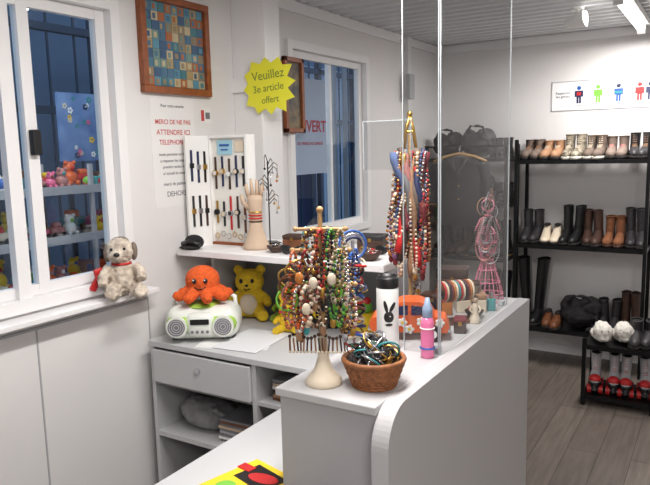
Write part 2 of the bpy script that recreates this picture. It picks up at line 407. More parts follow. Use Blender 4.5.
person_icon(b, 1.55, RED, RED); person_icon(b, 1.62, NAVY, NAVY)
b.done('icons', parent=s)
text('pt', 'Respectez\nles gestes', 0.026, (1.02, YB - .006, 2.03), BROT, GT, s, ext=.0002)
for k, x in enumerate((1.135, 1.27, 1.41, 1.58)): text('cap%d' % k, 'consigne', 0.015, (x, YB - .006, 1.945), BROT, GT, s, ext=.0002)

# ---------------------------------------------------------------- ceiling lamps
TUBE = mat('tube_glow', (255, 252, 246), emit=6.0)
def tube_lamp(x, y0, y1, e):
    b = B(); b.bx(x - .05, x + .05, y0, y1, H - .055, H - .019, WHITE, .004)
    b.cyl((x, y0 + .03, H - .085), (x, y1 - .03, H - .085), 0.02, TUBE, seg=12)
    b.bx(x - .025, x + .025, y0, y0 + .03, H - .11, H - .056, WHITE); b.bx(x - .025, x + .025, y1 - .03, y1, H - .11, H - .056, WHITE)
    o = b.done('fluorescent_lamp')
    l = bpy.data.lights.new('tube_light', 'AREA'); l.shape = 'RECTANGLE'; l.size = 0.12; l.size_y = y1 - y0 - .1; l.energy = e; l.color = (1, .96, .92)
    lo = bpy.data.objects.new('tube_light', l); scene.collection.objects.link(lo); lo.location = (x, (y0 + y1) / 2, H - .115); lo.parent = o
tube_lamp(1.57, 3.9, 5.05, 38)
tube_lamp(1.30, 0.9, 2.1, 38)  # unseen lamp, added overhead and set so the counter's customer side stays darker
tube_lamp(3.0, -0.9, 0.3, 40)  # unseen lamp, added behind the camera to brighten the room
b = B(); sx0, sy0 = 1.285, 4.34
b.cyl((sx0, sy0, H - .018), (sx0, sy0, H - .035), .04, WHITE); b.cyl((sx0, sy0, H - .03), (sx0, sy0, H - .085), .01, WHITE)
b.cyl((sx0 - .06, sy0, H - .11), (sx0 + .05, sy0 - .02, H - .09), .028, WHITE, r1=.05); b.sph((sx0 + .053, sy0 - .02, H - .09), (.01, .042, .042), TUBE)
b.done('ceiling_spotlight')
b = B(); b.tube([(0.35, 2.0, H - .03), (0.6, 2.6, H - .03), (0.75, 3.1, H - .03), (.9, 3.6, H - .03)], .012, LGREY); b.bx(.5, 1.1, 3.05, 3.08, H - .045, H - .018, TRIM); b.done('ceiling_conduit')

# ---------------------------------------------------------------- reception counter
b = B()
CZ = 1.05
b.bx(1.125, 1.41, 1.345, 2.61, 0, CZ - .022, LAM)
b.bx(1.115, 1.41, 1.335, 2.615, CZ - .022, CZ, LAM2, .003)
pts = [(1.312, 0)]
for k in range(13):
    a = math.pi - k * (math.pi / 2) / 12; pts.append((1.312 + .10 + .10 * math.cos(a), CZ + .001 - .10 + .10 * math.sin(a)))
pts += [(2.62, CZ + .001), (2.62, 0)]
b.prism(pts, 0.045, LAM2, Matrix(((0, 0, 1, 1.4105), (1, 0, 0, 0), (0, 1, 0, 0), (0, 0, 0, 1))))
b.done('reception_counter')
b = B(); b.bx(.78, 1.12, .55, 1.86, .725, .75, DESK, .003); b.bx(.80, 1.12, .57, .60, 0, .725, DESK); b.bx(1.09, 1.12, .60, 1.34, .2, .725, DESK); b.done('worktop')

# drawer desk
b = B(); DZ = .89; X0, X1, Y0, Y1 = .065, 1.10, 1.88, 2.56
b.bx(X0, X1, Y0, Y1, DZ - .025, DZ, DESK, .003)
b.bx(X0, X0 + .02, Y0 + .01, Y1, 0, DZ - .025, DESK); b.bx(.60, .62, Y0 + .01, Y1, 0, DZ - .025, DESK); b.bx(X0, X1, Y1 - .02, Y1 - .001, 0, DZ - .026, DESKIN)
b.bx(.09, .598, Y0 - .004, Y0 + .013, .715, .855, DESK, .002)
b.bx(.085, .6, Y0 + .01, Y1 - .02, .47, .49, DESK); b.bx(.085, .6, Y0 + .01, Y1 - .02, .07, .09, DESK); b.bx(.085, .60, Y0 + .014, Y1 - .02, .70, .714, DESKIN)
b.bx(.62, 1.10, Y0 + .02, Y1 - .02, .70, .715, DESK)
b.cyl((.34, Y0 - .012, .80), (.34, Y0 - .003, .80), .012, SILV)
b.done('drawer_desk')
b = B(); HZ = 1.24
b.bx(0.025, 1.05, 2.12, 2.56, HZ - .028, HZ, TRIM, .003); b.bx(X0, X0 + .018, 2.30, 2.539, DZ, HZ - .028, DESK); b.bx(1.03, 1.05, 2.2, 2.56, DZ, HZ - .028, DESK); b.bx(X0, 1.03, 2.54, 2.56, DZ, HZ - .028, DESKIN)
b.done('desk_hutch_shelf')

# things in the cubby
b = B(); b.sph((0, 0, .065), (.13, .10, .065), BAGP, u=24, v=14); b.sph((-.05, -.03, .085), (.07, .07, .055), BAGP); b.tube([(.05, -.05, .1), (.1, -.08, .12), (.14, -.05, .07)], .012, BAGP)
o = b.done('plastic_bag', (.26, 2.03, .492)); fuzzy(o, .006, .018, .04)
b = B()
for k in range(9): b.box((.0 + random.uniform(-.01, .01), 0, .006 + k * .011), (.2, .24, .01), random.choice([PAPER, LGREY, BROWN, GREY, BEIGE]), (0, 0, random.uniform(-.1, .1)))
b.done('paper_stack', (.48, 2.06, .49))
b = B(); b.box((0, 0, .08), (.44, .3, .16), DARKB, bev=.03); b.torus((0, -.1, .15), .07, .008, BLACK, (R(90), 0, 0)); b.done('storage_bag', (.34, 2.1, .09))
b = B()
for k in range(6): b.box((0, 0, .008 + k * .014), (.18, .22, .012), [BROWN, TAN, DBRN, PAPER, BEIGE, GREY][k], (0, 0, random.uniform(-.1, .1)))
b.done('book_stack', (.75, 2.05, .715))
b = B(); b.box((0, 0, .001), (.30, .21, .002), PAPER, (0, 0, .35)); b.box((.05, .03, .003), (.21, .29, .002), mat('paper2', (220, 221, 224), .8), (0, 0, .1)); b.done('paper_sheets', (.42, 2.04, DZ))
b = B(); b.box((0, 0, .006), (.18, .24, .012), YEL, (0, 0, -.25)); b.box((.02, .05, .0125), (.13, .09, .002), BLACK, (0, 0, -.3)); b.sph((.03, .05, .014), (.05, .025, .002), RED); b.sph((-.04, -.03, .013), (.03, .03, .002), GRN)
b.sph((.03, -.05, .013), (.03, .04, .002), BLUE); b.box((-.05, .08, .0135), (.05, .03, .003), RED, (0, 0, -.2)); b.done('children_magazine', (1.015, 1.31, .75))

# ---------------------------------------------------------------- boombox + octopus
b = B(); WGR = mat('boombox_white', (226, 230, 224), .35); LG = mat('boombox_green', (164, 206, 84), .4)
b.box((0, 0, .073), (.30, .19, .135), WGR, bev=.055, seg=5); b.box((0, -.012, .073), (.285, .19, .085), LG, bev=.042, seg=4)
b.box((0, -.02, .073), (.12, .185, .1), WGR, bev=.03, seg=3)
for sx in (-.092, .092):
    b.cyl((sx, -.098, .07), (sx, -.115, .07), .042, WGR, seg=24); b.cyl((sx, -.114, .07), (sx, -.118, .07), .034, GREY, seg=24)
    for k in range(3): b.torus((sx, -.118, .07), .010 + k * .009, .0016, LGREY, (R(90), 0, 0))
b.lathe([(0, .012), (.06, .010), (.075, 0)], (0, 0, .136), LG); b.box((0, -.114, .09), (.075, .006, .022), BLACK, bev=.003)
for k in range(4): b.cyl((-.03 + k * .02, -.113, .05), (-.03 + k * .02, -.118, .05), .006, GREY)
b.tube([(-.13, .02, .10), (-.125, .03, .16), (-.08, .045, .175), (.08, .045, .175), (.125, .03, .16), (.13, .02, .10)], .009, WGR)
for sx in (-.1, .1): b.box((sx, 0, .004), (.05, .1, .008), GREY)
b.done('cd_boombox', (.245, 2.035, DZ), (0, 0, R(32)), scale=1.03)
b = B()
b.sph((0, 0, .085), (.070, .064, .058), ORANGE)
for k in range(8):
    a = k * math.pi / 4 + .3
    ca, sa = math.cos(a), math.sin(a)
    pts = [(ca * r, sa * r * .85, z) for r, z in ((.02, .06), (.05, .045), (.08, .03), (.10, .022), (.118, .034))]
    b.tube(pts, [.026, .026, .025, .022, .014], ORANGE)
o = b.done('octopus_plush', (.245, 2.035, DZ + .157), (0, 0, R(32)), scale=1.05); fuzzy(o, .0045, .002)
b = B()
for sx in (-.022, .022): b.sph((sx, -.06, .09), (.009, .006, .011), BLACK); b.sph((sx - .003, -.066, .094), (.003, .002, .003), WHITE)
b.tube([(-.022, -.058, .066), (-.01, -.063, .058), (.01, -.063, .058), (.022, -.058, .066)], .0025, BLACK); b.done('face', parent=o)

def plush(name, loc, m, s=1.0, rot=0, belly=None, ears='round', cheek=None):
    b = B()
    b.sph((0, 0, .06), (.055, .05, .062), m); b.sph((0, -.005, .145), (.058, .052, .05), m)
    for sx in (-1, 1):
        b.tube([(sx * .035, -.02, .03), (sx * .06, -.06, .02), (sx * .065, -.08, .025)], [.026, .024, .022], m)
        b.tube([(sx * .04, 0, .095), (sx * .07, -.02, .075), (sx * .078, -.04, .06)], [.018, .018, .016], m)
        if ears == 'round': b.sph((sx * .045, 0, .19), (.02, .01, .02), m)
        else: b.tube([(sx * .03, 0, .18), (sx * .045, 0, .215), (sx * .06, 0, .25)], [.014, .015, .005], m)
    o = b.done(name, loc, (0, 0, rot), scale=s); fuzzy(o, .005, .002)
    b = B()
    for sx in (-1, 1):
        b.sph((sx * .022, -.055, .155), (.007, .005, .009), BLACK)
        if cheek: b.sph((sx * .038, -.044, .132), (.01, .006, .01), cheek)
    b.sph((0, -.058, .138), (.007, .006, .005), BLACK)
    if belly: b.sph((0, -.035, .06), (.036, .022, .042), belly)
    b.tube([(-.012, -.056, .125), (0, -.058, .119), (.012, -.056, .125)], .002, BLACK); b.done('face', parent=o)
    return o
plush('yellow_bear_plush', (.225, 2.38, DZ), YELP, 1.2, R(25), CREAM)
plush('yellow_mouse_plush', (.53, 2.25, DZ), YELP, .72, R(20), None, 'long', RED)
plush('green_frog_plush', (.41, 2.42, DZ), mat('green_plush', (150, 180, 50), .95, noise=.2, scale=80), .8, R(15), YELP)
b = B(); b.box((0, 0, .14), (.17, .16, .28), BLACK, bev=.012); b.cyl((0, -.08, .18), (0, -.086, .18), .05, CHAR, seg=24); b.torus((0, -.085, .18), .05, .004, GREY, (R(90), 0, 0)); b.cyl((0, -.08, .07), (0, -.086, .07), .028, YEL, seg=20)
b.done('loudspeaker', (.60, 2.43, DZ), (0, 0, R(15)))
b = B(); b.lathe([(0, 0), (.035, 0), (.045, .02), (.05, .07), (.04, .1), (.035, .1), (0, .09)], (0, 0, 0), YEL); b.sph((0, 0, .12), (.035, .035, .03), GRN); b.sph((.02, -.01, .15), .016, RED); b.done('toy_pot', (.84, 2.36, DZ))

# ---------------------------------------------------------------- ledge items
b = B(); CW = .225
b.bx(0, CW, 0, .035, 0, .50, WHITE, .003); b.bx(.012, CW - .012, -.012, -.0005, .012, .488, mat('case_lining', (236, 234, 228), .8))
b.bx(0, CW, -.03, -.0005, 0, .012, FRAMEW); b.bx(0, CW, -.03, -.0005, .4885, .5, WHITE); b.bx(0, .0115, -.03, -.0005, .0125, .488, WHITE); b.bx(CW - .0115, CW, -.03, -.0005, .0125, .488, WHITE)
for i in range(5):
    for j in range(2):
        x = .032 + i * .040; z = .33 - j * .19 + random.uniform(-.012, .012); m = random.choice([BLACK, DBRN, NAVY, BLACK, SILV, RED, GOLD, BROWN])
        hl = random.uniform(.05, .085)
        b.bx(x - .0055, x + .0055, -.018, -.013, z - hl, z + hl, m, .002)
        b.cyl((x, -.013, z), (x, -.026, z), .013, random.choice([SILV, GOLD, BLACK]), seg=16); b.cyl((x, -.026, z), (x, -.027, z), .010, random.choice([WHITE, BLACK, CREAM]), seg=16)
for i in range(6):
    x = .03 + i * .034; b.torus((x, -.02, .04 + .01 * (i % 2)), .012, .0018, random.choice([GOLD, SILV, BLACK]), (R(90), 0, 0), n=14, k=5)
b.box((.09, -.016, .445), (.085, .003, .065), mat('light_blue_card', (160, 206, 224), .7)); b.box((.09, -.018, .455), (.055, .003, .010), BLUE); b.box((.09, -.018, .435), (.04, .003, .006), BLUE)
b.box((.175, -.016, .45), (.05, .003, .05), CREAM)
Md = Matrix.Translation((0, -.03, 0)) @ Euler((0, 0, R(-105))).to_matrix().to_4x4()
def leafbox(c, d, m):
    t = bmesh.new(); bmesh.ops.create_cube(t, size=1)
    for v in t.verts: v.co = Vector((v.co.x * d[0] + c[0], v.co.y * d[1] + c[1], v.co.z * d[2] + c[2]))
    b.tmp(t, m, Md, False)
leafbox((.06, 0, .25), (.12, .015, .5), WHITE)
for i in range(3):
    for j in range(2):
        zz = .36 - j * .2 + random.uniform(-.01, .01)
        leafbox((.025 + i * .035, .011, zz), (.009, .006, .14), random.choice([BLACK, DBRN, CHAR, NAVY])); leafbox((.025 + i * .035, .014, zz), (.018, .008, .022), random.choice([SILV, GOLD, BLACK]))
b.done('watch_display_case', (.065, 2.34, HZ))
b = B()
b.tube([(-.05, -.02, .02), (0, -.03, .035), (.05, -.02, .02)], .012, BLACK); b.sph((0, 0, .03), (.050, .035, .032), DARKB); b.sph((0, -.03, .008), (.055, .035, .008), DARKB)
b.done('black_cap', (.085, 2.17, HZ))
b = B()
b.lathe([(0, 0), (.052, 0), (.055, .012), (.042, .035), (.028, .08), (.023, .13), (.027, .16), (.031, .19), (.029, .21), (0, .215)], (0, 0, 0), BEIGE, sy=.75)
for k, (dx, L) in enumerate(((-.022, .055), (-.008, .075), (.007, .07), (.021, .05))):
    b.tube([(dx, 0, .20), (dx * 1.3, -.004, .20 + L * .5), (dx * 1.4, -.012, .20 + L)], [.0085, .0075, .005], BEIGE)
b.tube([(-.024, 0, .16), (-.045, -.01, .185), (-.05, -.018, .215)], [.011, .009, .006], BEIGE)
for k in range(4): b.torus((0, 0, .11 + k * .012), .025, .003, random.choice([GOLD, SILV, DBRN, RED]), sy=.8)
b.done('jewellery_display_hand', (.365, 2.26, HZ), (0, 0, R(30)), scale=1.12)
b = B(); b.cyl((0, 0, 0), (0, 0, .008), .04, BLKM); b.cyl((0, 0, 0), (0, 0, .38), .003, BLKM, seg=8)
for k in range(12):
    a = k * .8; z = .18 + k * .018
    b.tube([(0, 0, z), (.03 * math.cos(a), .03 * math.sin(a), z + .03), (.045 * math.cos(a), .045 * math.sin(a), z + .02)], .002, BLKM, k=5)
    b.tube([(.045 * math.cos(a), .045 * math.sin(a), z + .02), (.045 * math.cos(a), .045 * math.sin(a), z - .03)], .0015, random.choice([GOLD, BROWN, SILV]), k=5); b.sph((.045 * math.cos(a), .045 * math.sin(a), z - .035), .006, random.choice([GOLD, AMBER, SILV, BLACK]), u=8, v=6)
b.done('earring_tree', (.315, 2.43, HZ))
def smallbox(name, loc, d, m, m2, rot=0):
    b = B(); b.box((0, 0, d[2] * .35), (d[0], d[1], d[2] * .7), m, bev=.004); b.box((0, 0, d[2] * .85), (d[0] * 1.03, d[1] * 1.03, d[2] * .3), m2, bev=.005); b.box((0, -d[1] * .52, d[2] * .7), (.012, .004, .014), GOLD); b.done(name, loc, (0, 0, rot))
smallbox('jewellery_box', (.50, 2.36, HZ), (.09, .07, .06), BROWN, DBRN, .2)
smallbox('jewellery_box', (.63, 2.42, HZ), (.10, .07, .09), CHAR, BLACK, -.1)
smallbox('jewellery_box', (.85, 2.42, HZ), (.11, .08, .07), DBRN, CHAR, .2)
smallbox('jewellery_box', (.74, 2.34, HZ), (.07, .06, .05), CREAM, WHITE, .3)
def bowl(name, loc, r, m, cols):
    b = B(); b.lathe([(0, 0), (r * .5, 0), (r * .9, r * .5), (r, r * .7), (r * .93, r * .7), (r * .8, r * .45), (0, r * .15)], (0, 0, 0), m)
    for k in range(14):
        a = random.random() * 6.3; q = random.random() * r * .6
        b.torus((q * math.cos(a), q * math.sin(a), r * .55 + random.random() * r * .3), r * .28, r * .06, random.choice(cols), (random.uniform(-.7, .7), random.uniform(-.7, .7), 0), n=14, k=6)
    b.done(name, loc)
bowl('trinket_bowl', (.50, 2.22, HZ), .042, DBRN, [GOLD, SILV, BLACK])
bowl('trinket_bowl', (.72, 2.22, HZ), .045, CHAR, [GOLD, RED, TEAL, BLACK])
bowl('trinket_bowl', (.95, 2.20, HZ), .05, DBRN, [GOLD, SILV, RED])
def shades(loc, m, rot):
    b = B()
    for sx in (-.032, .032): b.sph((sx, 0, .022), (.028, .005, .02), m); b.tube([(sx * 1.8, 0, .03), (sx * 1.85, .06, .025), (sx * 1.8, .11, .006)], .003, m, k=6)
    b.tube([(-.01, 0, .03), (.01, 0, .03)], .003, m, k=6); b.done('sunglasses', loc, (0, 0, rot))
shades((.61, 2.18, HZ), BLACK, 0); shades((.84, 2.16, HZ), DBRN, .2); shades((.97, 2.33, HZ), BLACK, .1)

# ---------------------------------------------------------------- window plush dog
b = B()
b.sph((0, 0, .075), (.065, .06, .075), FUR); b.sph((.01, -.005, .185), (.052, .055, .055), FUR); b.sph((.045, -.02, .172), (.035, .03, .026), FUR)
b.tube([(.03, -.03, .04), (.075, -.045, .025), (.10, -.05, .035)], [.034, .032, .028], FUR); b.tube([(.03, .04, .04), (.075, .06, .022), (.10, .065, .035)], [.034, .032, .028], FUR)
b.tube([(.02, -.05, .12), (.05, -.075, .09), (.07, -.08, .06)], [.024, .022, .02], FUR); b.tube([(.02, .05, .12), (.05, .07, .10), (.08, .072, .075)], [.024, .022, .02], FUR)
dog = b.done('plush_dog', (.078, 1.755, 1.110), (0, 0, R(-38)), scale=.97); fuzzy(dog, .005, .012, .014)
b = B()
b.sph((.0, -.052, .18), (.024, .015, .040), FURD, (0, .3, 0)); b.sph((.0, .052, .18), (.024, .015, .040), FURD, (0, .3, 0)); b.sph((-.012, 0, .222), (.034, .036, .020), FURD)
b.sph((.078, -.02, .18), (.010, .012, .009), BLACK); b.sph((.058, -.038, .20), .006, BLACK); b.sph((.058, .012, .20), .006, BLACK)
o = b.done('face_and_ears', parent=dog)
b = B(); b.torus((.008, 0, .135), .036, .005, RED, sy=1); b.box((.03, -.09, .10), (.02, .035, .05), RED, (.3, .2, .5), .006); b.box((.02, -.105, .06), (.015, .03, .06), RED, (-.5, .2, .5), .006); b.done('red_scarf', parent=dog)

# ---------------------------------------------------------------- counter jewellery
bead_sets = [([BROWN, DBRN, CREAM], .006), ([GRN, DGRN], .005), ([ORNG, BROWN], .0065), ([CREAM, BEIGE], .007), ([DBRN, GOLD], .006), ([TEAL, SILV], .005), ([BEIGE, TAN], .007), ([RED, MAROON], .005), ([BEIGE, BROWN], .005), ([AMBER, ORNG, BROWN], .006), ([BLACK, CHAR], .006), ([ROSE, CREAM], .006), ([SILV, CREAM], .005), ([TAN, OLIVE], .006)]
def strand(b, x, y, z, w, L, cols, r, tilt=0.0, pend=None):
    n = max(12, int((2 * L + w) / (r * 2.0)))
    for k in range(n):
        a = 2 * math.pi * k / n
        px = x + w * math.sin(a) * (0.6 + 0.4 * (1 - math.cos(a)) / 2); pz = z - L * (1 - math.cos(a)) / 2
        rr = r * (1 + .5 * (abs(k - n / 2) < 2))
        b.sph((px + tilt * (z - pz), y + .012 * math.sin(2 * a), pz), rr, cols[k % len(cols)], u=8, v=6)
    if pend: b.sph((x + tilt * L, y, z - L - .014), (.009, .004, .015), pend, u=10, v=8)
b = B()
b.lathe([(0, 0), (.048, 0), (.050, .010), (.042, .022), (.026, .04), (.016, .07), (.012, .11), (.010, .16), (0, .16)], (0, 0, 0), CREAM)
b.cyl((0, 0, .1), (0, 0, .46), .006, WOOD); b.sph((0, 0, .465), .009, WOOD)
for z, L in ((.415, .065), (.36, .075), (.27, .088)): b.cyl((-L, 0, z), (L, 0, z), .0045, WOOD, seg=8); b.sph((-L, 0, z), .007, WOOD, u=8, v=6); b.sph((L, 0, z), .007, WOOD, u=8, v=6)
for k in range(34):
    cols, r = bead_sets[k % len(bead_sets)]
    lv, wl = [(.415, .055), (.36, .07), (.27, .085)][k % 3]
    strand(b, random.uniform(-wl, wl), random.choice([-1, 1, -1]) * random.uniform(.008, .035), lv, random.uniform(.009, .026), random.uniform(.10, lv - .13), cols, r * random.uniform(.55, .9), random.uniform(-.10, .08), random.choice([None, GOLD, SILV, TAN, GRN, TEAL]))
for k in range(16):
    x = -.085 + k * .0095; b.sph((x, -.02, .135 + .006 * math.sin(k * .9)), .005, DBRN, u=8, v=6); b.cyl((x, -.02, .13), (x + .003 * math.sin(k), -.02, .095), .0025, [BROWN, TAN, DBRN][k % 3], seg=6); b.sph((x, -.02, .093), .004, CREAM, u=8, v=6)
for k in range(4): b.sph((random.uniform(-.06, .04), -.045, random.uniform(.2, .36)), (.012, .006, .016), random.choice([TAN, AMBER, CREAM, OLIVE]), u=10, v=8)
for k in range(10): b.torus((-.075 + random.uniform(-.015, .02), -.02 + .01 * (k % 3), .19 + k * .014), .028, .0028, random.choice([GOLD, BROWN, GRN, SILV, ROSE, CREAM, TEAL]), (R(70 + 6 * k), random.uniform(-.4, .4), random.uniform(-.6, .6)), n=20, k=6)
b.done('necklace_stand', (1.215, 1.42, CZ), (0, 0, R(25)))
b = B()
b.lathe([(0, 0), (.035, 0), (.036, .008), (.012, .02), (.008, .05), (0, .05)], (0, 0, 0), SILV); b.cyl((0, 0, .03), (0, 0, .36), .005, SILV)
b.torus((0, 0, .345), .034, .004, SILV, (R(90), 0, .2)); b.torus((0, -.012, .35), .040, .003, BLUE, (R(84), 0, .3)); b.torus((.004, .014, .34), .028, .004, NAVY, (R(95), 0, .1))
for k in range(22):
    z = .07 + k * .011; b.torus((random.uniform(-.006, .006), 0, z), .030 + .006 * math.sin(k), .0042, [RED, CREAM, BLUE, GOLD, NAVY, SILV, RED, CREAM, BLACK, BROWN][k % 10], (random.uniform(-.4, .4), random.uniform(-.4, .4), 0), n=20, k=6)
for k in range(5): strand(b, random.uniform(-.03, .03), random.choice([-.038, -.036, .036]), .33, .012, random.uniform(.06, .16), [BLUE, NAVY, SILV, DENIM][k % 4:k % 4 + 1], .004)
b.done('bracelet_stand', (1.21, 1.60, CZ), (0, 0, R(30)))
b = B(); rb, rt, hb = .055, .078, .070
for k in range(9):
    z = .006 + k * hb / 9; r = rb + (rt - rb) * k / 8
    n = 48; pts = []
    for i in range(n + 1):
        a = 2 * math.pi * i / n; q = r + .0025 * (1 if (i + k) % 2 else -1); pts.append((q * math.cos(a), q * math.sin(a), z))
    b.tube(pts, .0046, WICK, k=6)
b.lathe([(0, .003), (rb, .003), (rt - .006, hb), (rt - .010, hb), (rb - .008, .01), (0, .01)], (0, 0, 0), DBRN)
b.torus((0, 0, hb + .002), rt + .001, .007, WICK, n=40); b.torus((0, 0, .004), rb, .006, WICK)
for k in range(24): a = k * math.pi / 12; b.tube([(rb * math.cos(a), rb * math.sin(a), .002), ((rt + .003) * math.cos(a), (rt + .003) * math.sin(a), hb)], .003, WICK, k=5)
for k in range(70):
    a = random.random() * 6.3; q = random.random() * .047
    b.torus((q * math.cos(a), q * math.sin(a), .065 + random.random() * .06 * (1 - q * 9)), random.uniform(.022, .034), random.uniform(.0018, .004), random.choice([BLACK, BLACK, SILV, DGRN, TEAL, CHAR, GOLD, BLACK, CHAR, SILV]), (random.uniform(-.9, .9), random.uniform(-.9, .9), 0), n=18, k=6)
b.done('wicker_basket', (1.337, 1.475, CZ))
b = B(); b.lathe([(0, 0), (.034, 0), (.036, .004), (.036, .20), (.034, .205), (0, .205)], (0, 0, 0), WHITE, seg=32); b.lathe([(0, .2055), (.034, .2055), (.036, .21), (.036, .235), (.031, .245), (.031, .238), (0, .238)], (0, 0, 0), BLACK, seg=32)
b.sph((0, -.0345, .115), (.016, .004, .019), BLACK); b.sph((-.009, -.0345, .148), (.006, .0035, .022), BLACK, (0, -.25, 0)); b.sph((.011, -.0345, .146), (.006, .0035, .020), BLACK, (0, .5, 0))
b.sph((0, -.0355, .090), (.012, .0035, .005), BLACK); b.sph((.004, -.0385, .118), (.002, .001, .002), WHITE)
b.done('rabbit_tumbler', (1.235, 1.77, CZ), (0, 0, R(32)), scale=.95)
b = B()
prof = [(-.115, .025), (-.12, .05), (-.108, .068), (-.07, .074), (-.045, .108), (-.02, .118), (.03, .118), (.055, .108), (.075, .074), (.108, .066), (.118, .045), (.112, .025)]
b.prism(prof, .09, ORNG, Matrix.Translation((0, .045, 0)) @ MB)
b.prism([(-.055, .078), (-.036, .103), (-.004, .108), (-.004, .078)], .094, NAVY, Matrix.Translation((0, .047, 0)) @ MB); b.prism([(.006, .078), (.006, .108), (.042, .103), (.058, .078)], .094, NAVY, Matrix.Translation((0, .047, 0)) @ MB)
for sx in (-.07, .07):
    for sy in (-.05, .05):
        b.cyl((sx, sy - .01, .024), (sx, sy + .01, .024), .024, BLACK, seg=20); b.cyl((sx, sy - .012, .024), (sx, sy + .012, .024), .012, WHITE, seg=12)
for (x, z) in ((-.08, .06), (-.02, .055), (.035, .058), (.09, .055), (0.0, .035)):
    for k in range(5):
        a = k * 1.257; b.sph((x + .009 * math.cos(a), -.046, z + .009 * math.sin(a)), (.006, .002, .006), WHITE, u=8, v=6)
    b.sph((x, -.048, z), (.004, .002, .004), YEL, u=8, v=6)
b.box((-.118, 0, .032), (.012, .09, .012), SILV, bev=.003); b.box((.116, 0, .032), (.012, .09, .012), SILV, bev=.003)
b.done('toy_car', (1.24, 1.925, CZ), (0, 0, R(22)), scale=1.08)
b = B()
b.cyl((0, 0, 0), (0, 0, .014), .048, BROWN, seg=24); b.cyl((0, 0, .01), (0, 0, .66), .007, WOOD)
b.tube([(-.028, 0, .56), (-.012, 0, .68), (0, 0, .725)], .006, GOLD); b.tube([(.028, 0, .56), (.012, 0, .68), (0, 0, .725)], .006, GOLD); b.cyl((-.016, 0, .67), (.016, 0, .67), .005, GOLD, seg=8); b.sph((0, 0, .73), .010, GOLD)
for zz, L in ((.60, .055), (.46, .065), (.33, .05)): b.cyl((-L, 0, zz), (L, 0, zz), .005, WOOD, seg=8)
for k in range(40):
    cols, r = random.choice([([GOLD, BROWN], .005), ([MAROON, RED], .0055), ([NAVY, DENIM], .005), ([CREAM, TAN], .006), ([BLACK, GOLD], .005), ([AMBER, DBRN], .0055), ([SILV, GREY], .005), ([PURP, BROWN], .005), ([BROWN, TAN], .006), ([BEIGE, CREAM], .005)])
    zz = random.choice([.60, .60, .46]); strand(b, random.uniform(-.055, .055), random.choice([-1, 1, -1]) * random.uniform(.01, .04), zz, random.uniform(.010, .028), random.uniform(.14, .38), cols, r, random.uniform(-.08, .08), random.choice([None, GOLD, SILV, MAROON]))
for k in range(13):
    x = random.uniform(-.06, .06); z0 = random.uniform(.54, .62); L = random.uniform(.2, .42); m = [RED, MAROON, NAVY, TAN, DENIM, BROWN, RED, DBRN, TAUPE, GREY, ROSE, GOLD, MAROON][k]
    pts = [(x * (1 - .4 * math.sin(t * 3)) + .008 * math.sin(t * 9 + k), -.03 + .012 * math.sin(t * 5 + k), z0 - L * t) for t in [i / 10 for i in range(11)]]
    b.tube(pts, [.005 + .009 * abs(math.sin(i * .5 + k)) for i in range(11)], m)
b.done('necklace_stand', (1.168, 2.095, CZ), (0, 0, R(25)))
b = B(); b.box((0, 0, .006), (.15, .06, .012), BROWN); b.cyl((-.07, 0, .01), (-.07, 0, .13), .005, BROWN); b.cyl((.07, 0, .01), (.07, 0, .13), .005, BROWN); b.cyl((-.07, 0, .13), (.07, 0, .13), .016, BROWN)
for k in range(13): b.torus((-.055 + k * .009, 0, .115), .034, .004, [RED, CREAM, BLACK, MAROON, AMBER, CREAM, TEAL][k % 7], (0, R(90), 0), n=20, k=6)
b.done('bangle_rack', (1.315, 2.15, CZ), (0, 0, R(50)))
b = B(); b.lathe([(0, 0), (.019, 0), (.020, .006), (.020, .105), (.014, .125), (0, .125)], (0, 0, 0), PNKT); b.lathe([(.012, .12), (.015, .12), (.015, .15), (.010, .16), (.006, .18), (0, .18)], (0, 0, 0), mat('pale_cap', (150, 170, 200), .4)); b.torus((0, 0, .03), .0205, .003, BLUE); b.torus((0, 0, .09), .0205, .002, WHITE)
b.done('pink_bottle', (1.374, 1.75, CZ))
smallbox('jewellery_box', (1.30, 2.345, CZ), (.11, .09, .07), CREAM, TAN, .5)
smallbox('jewellery_box', (1.19, 2.46, CZ), (.12, .09, .14), BROWN, DBRN, .3)
smallbox('jewellery_box', (1.368, 2.05, CZ), (.04, .06, .05), DBRN, MAROON, .3)
smallbox('jewellery_box', (1.175, 2.31, CZ), (.10, .08, .06), CHAR, BROWN, .1)
smallbox('jewellery_box', (1.30, 2.345, CZ + .072), (.07, .06, .04), TAUPE, DBRN, .2)
bowl('trinket_bowl', (1.348, 2.255, CZ), .035, DBRN, [GOLD, SILV, RED, WHITE])
def perfume(loc, m, m2, s=1):
    b = B(); b.box((0, 0, .03), (.04, .025, .06), m, bev=.006); b.cyl((0, 0, .06), (0, 0, .068), .008, GOLD); b.cyl((0, 0, .068), (0, 0, .09), .011, m2); b.done('perfume_bottle', loc, (0, 0, .4), scale=s)
perfume((1.25, 2.24, CZ), AMBER, BLACK); perfume((1.375, 2.37, CZ), TEAL, SILV, .8)
b = B(); b.lathe([(0, 0), (.02, 0), (.022, .004), (.017, .02), (.010, .045), (.013, .06), (.009, .068), (.006, .072), (0, .074)], (0, 0, 0), CREAM); b.sph((0, 0, .083), .012, BEIGE); b.sph((0, .003, .088), (.013, .012, .011), DBRN)
for sx in (-1, 1): b.tube([(sx * .010, 0, .062), (sx * .019, -.004, .048), (sx * .012, -.014, .040)], [.004, .0035, .003], CREAM, k=6)
b.done('lady_figurine', (1.375, 2.18, CZ), (0, 0, .5))
b = B()
rows = [(.30, .014), (.275, .034), (.24, .042), (.20, .030), (.17, .022), (.13, .034), (.08, .050), (.035, .062), (.0045, .066)]
for z, r in rows: b.torus((0, 0, z), r, .0026, HOTP, n=24, k=6, sy=.75)
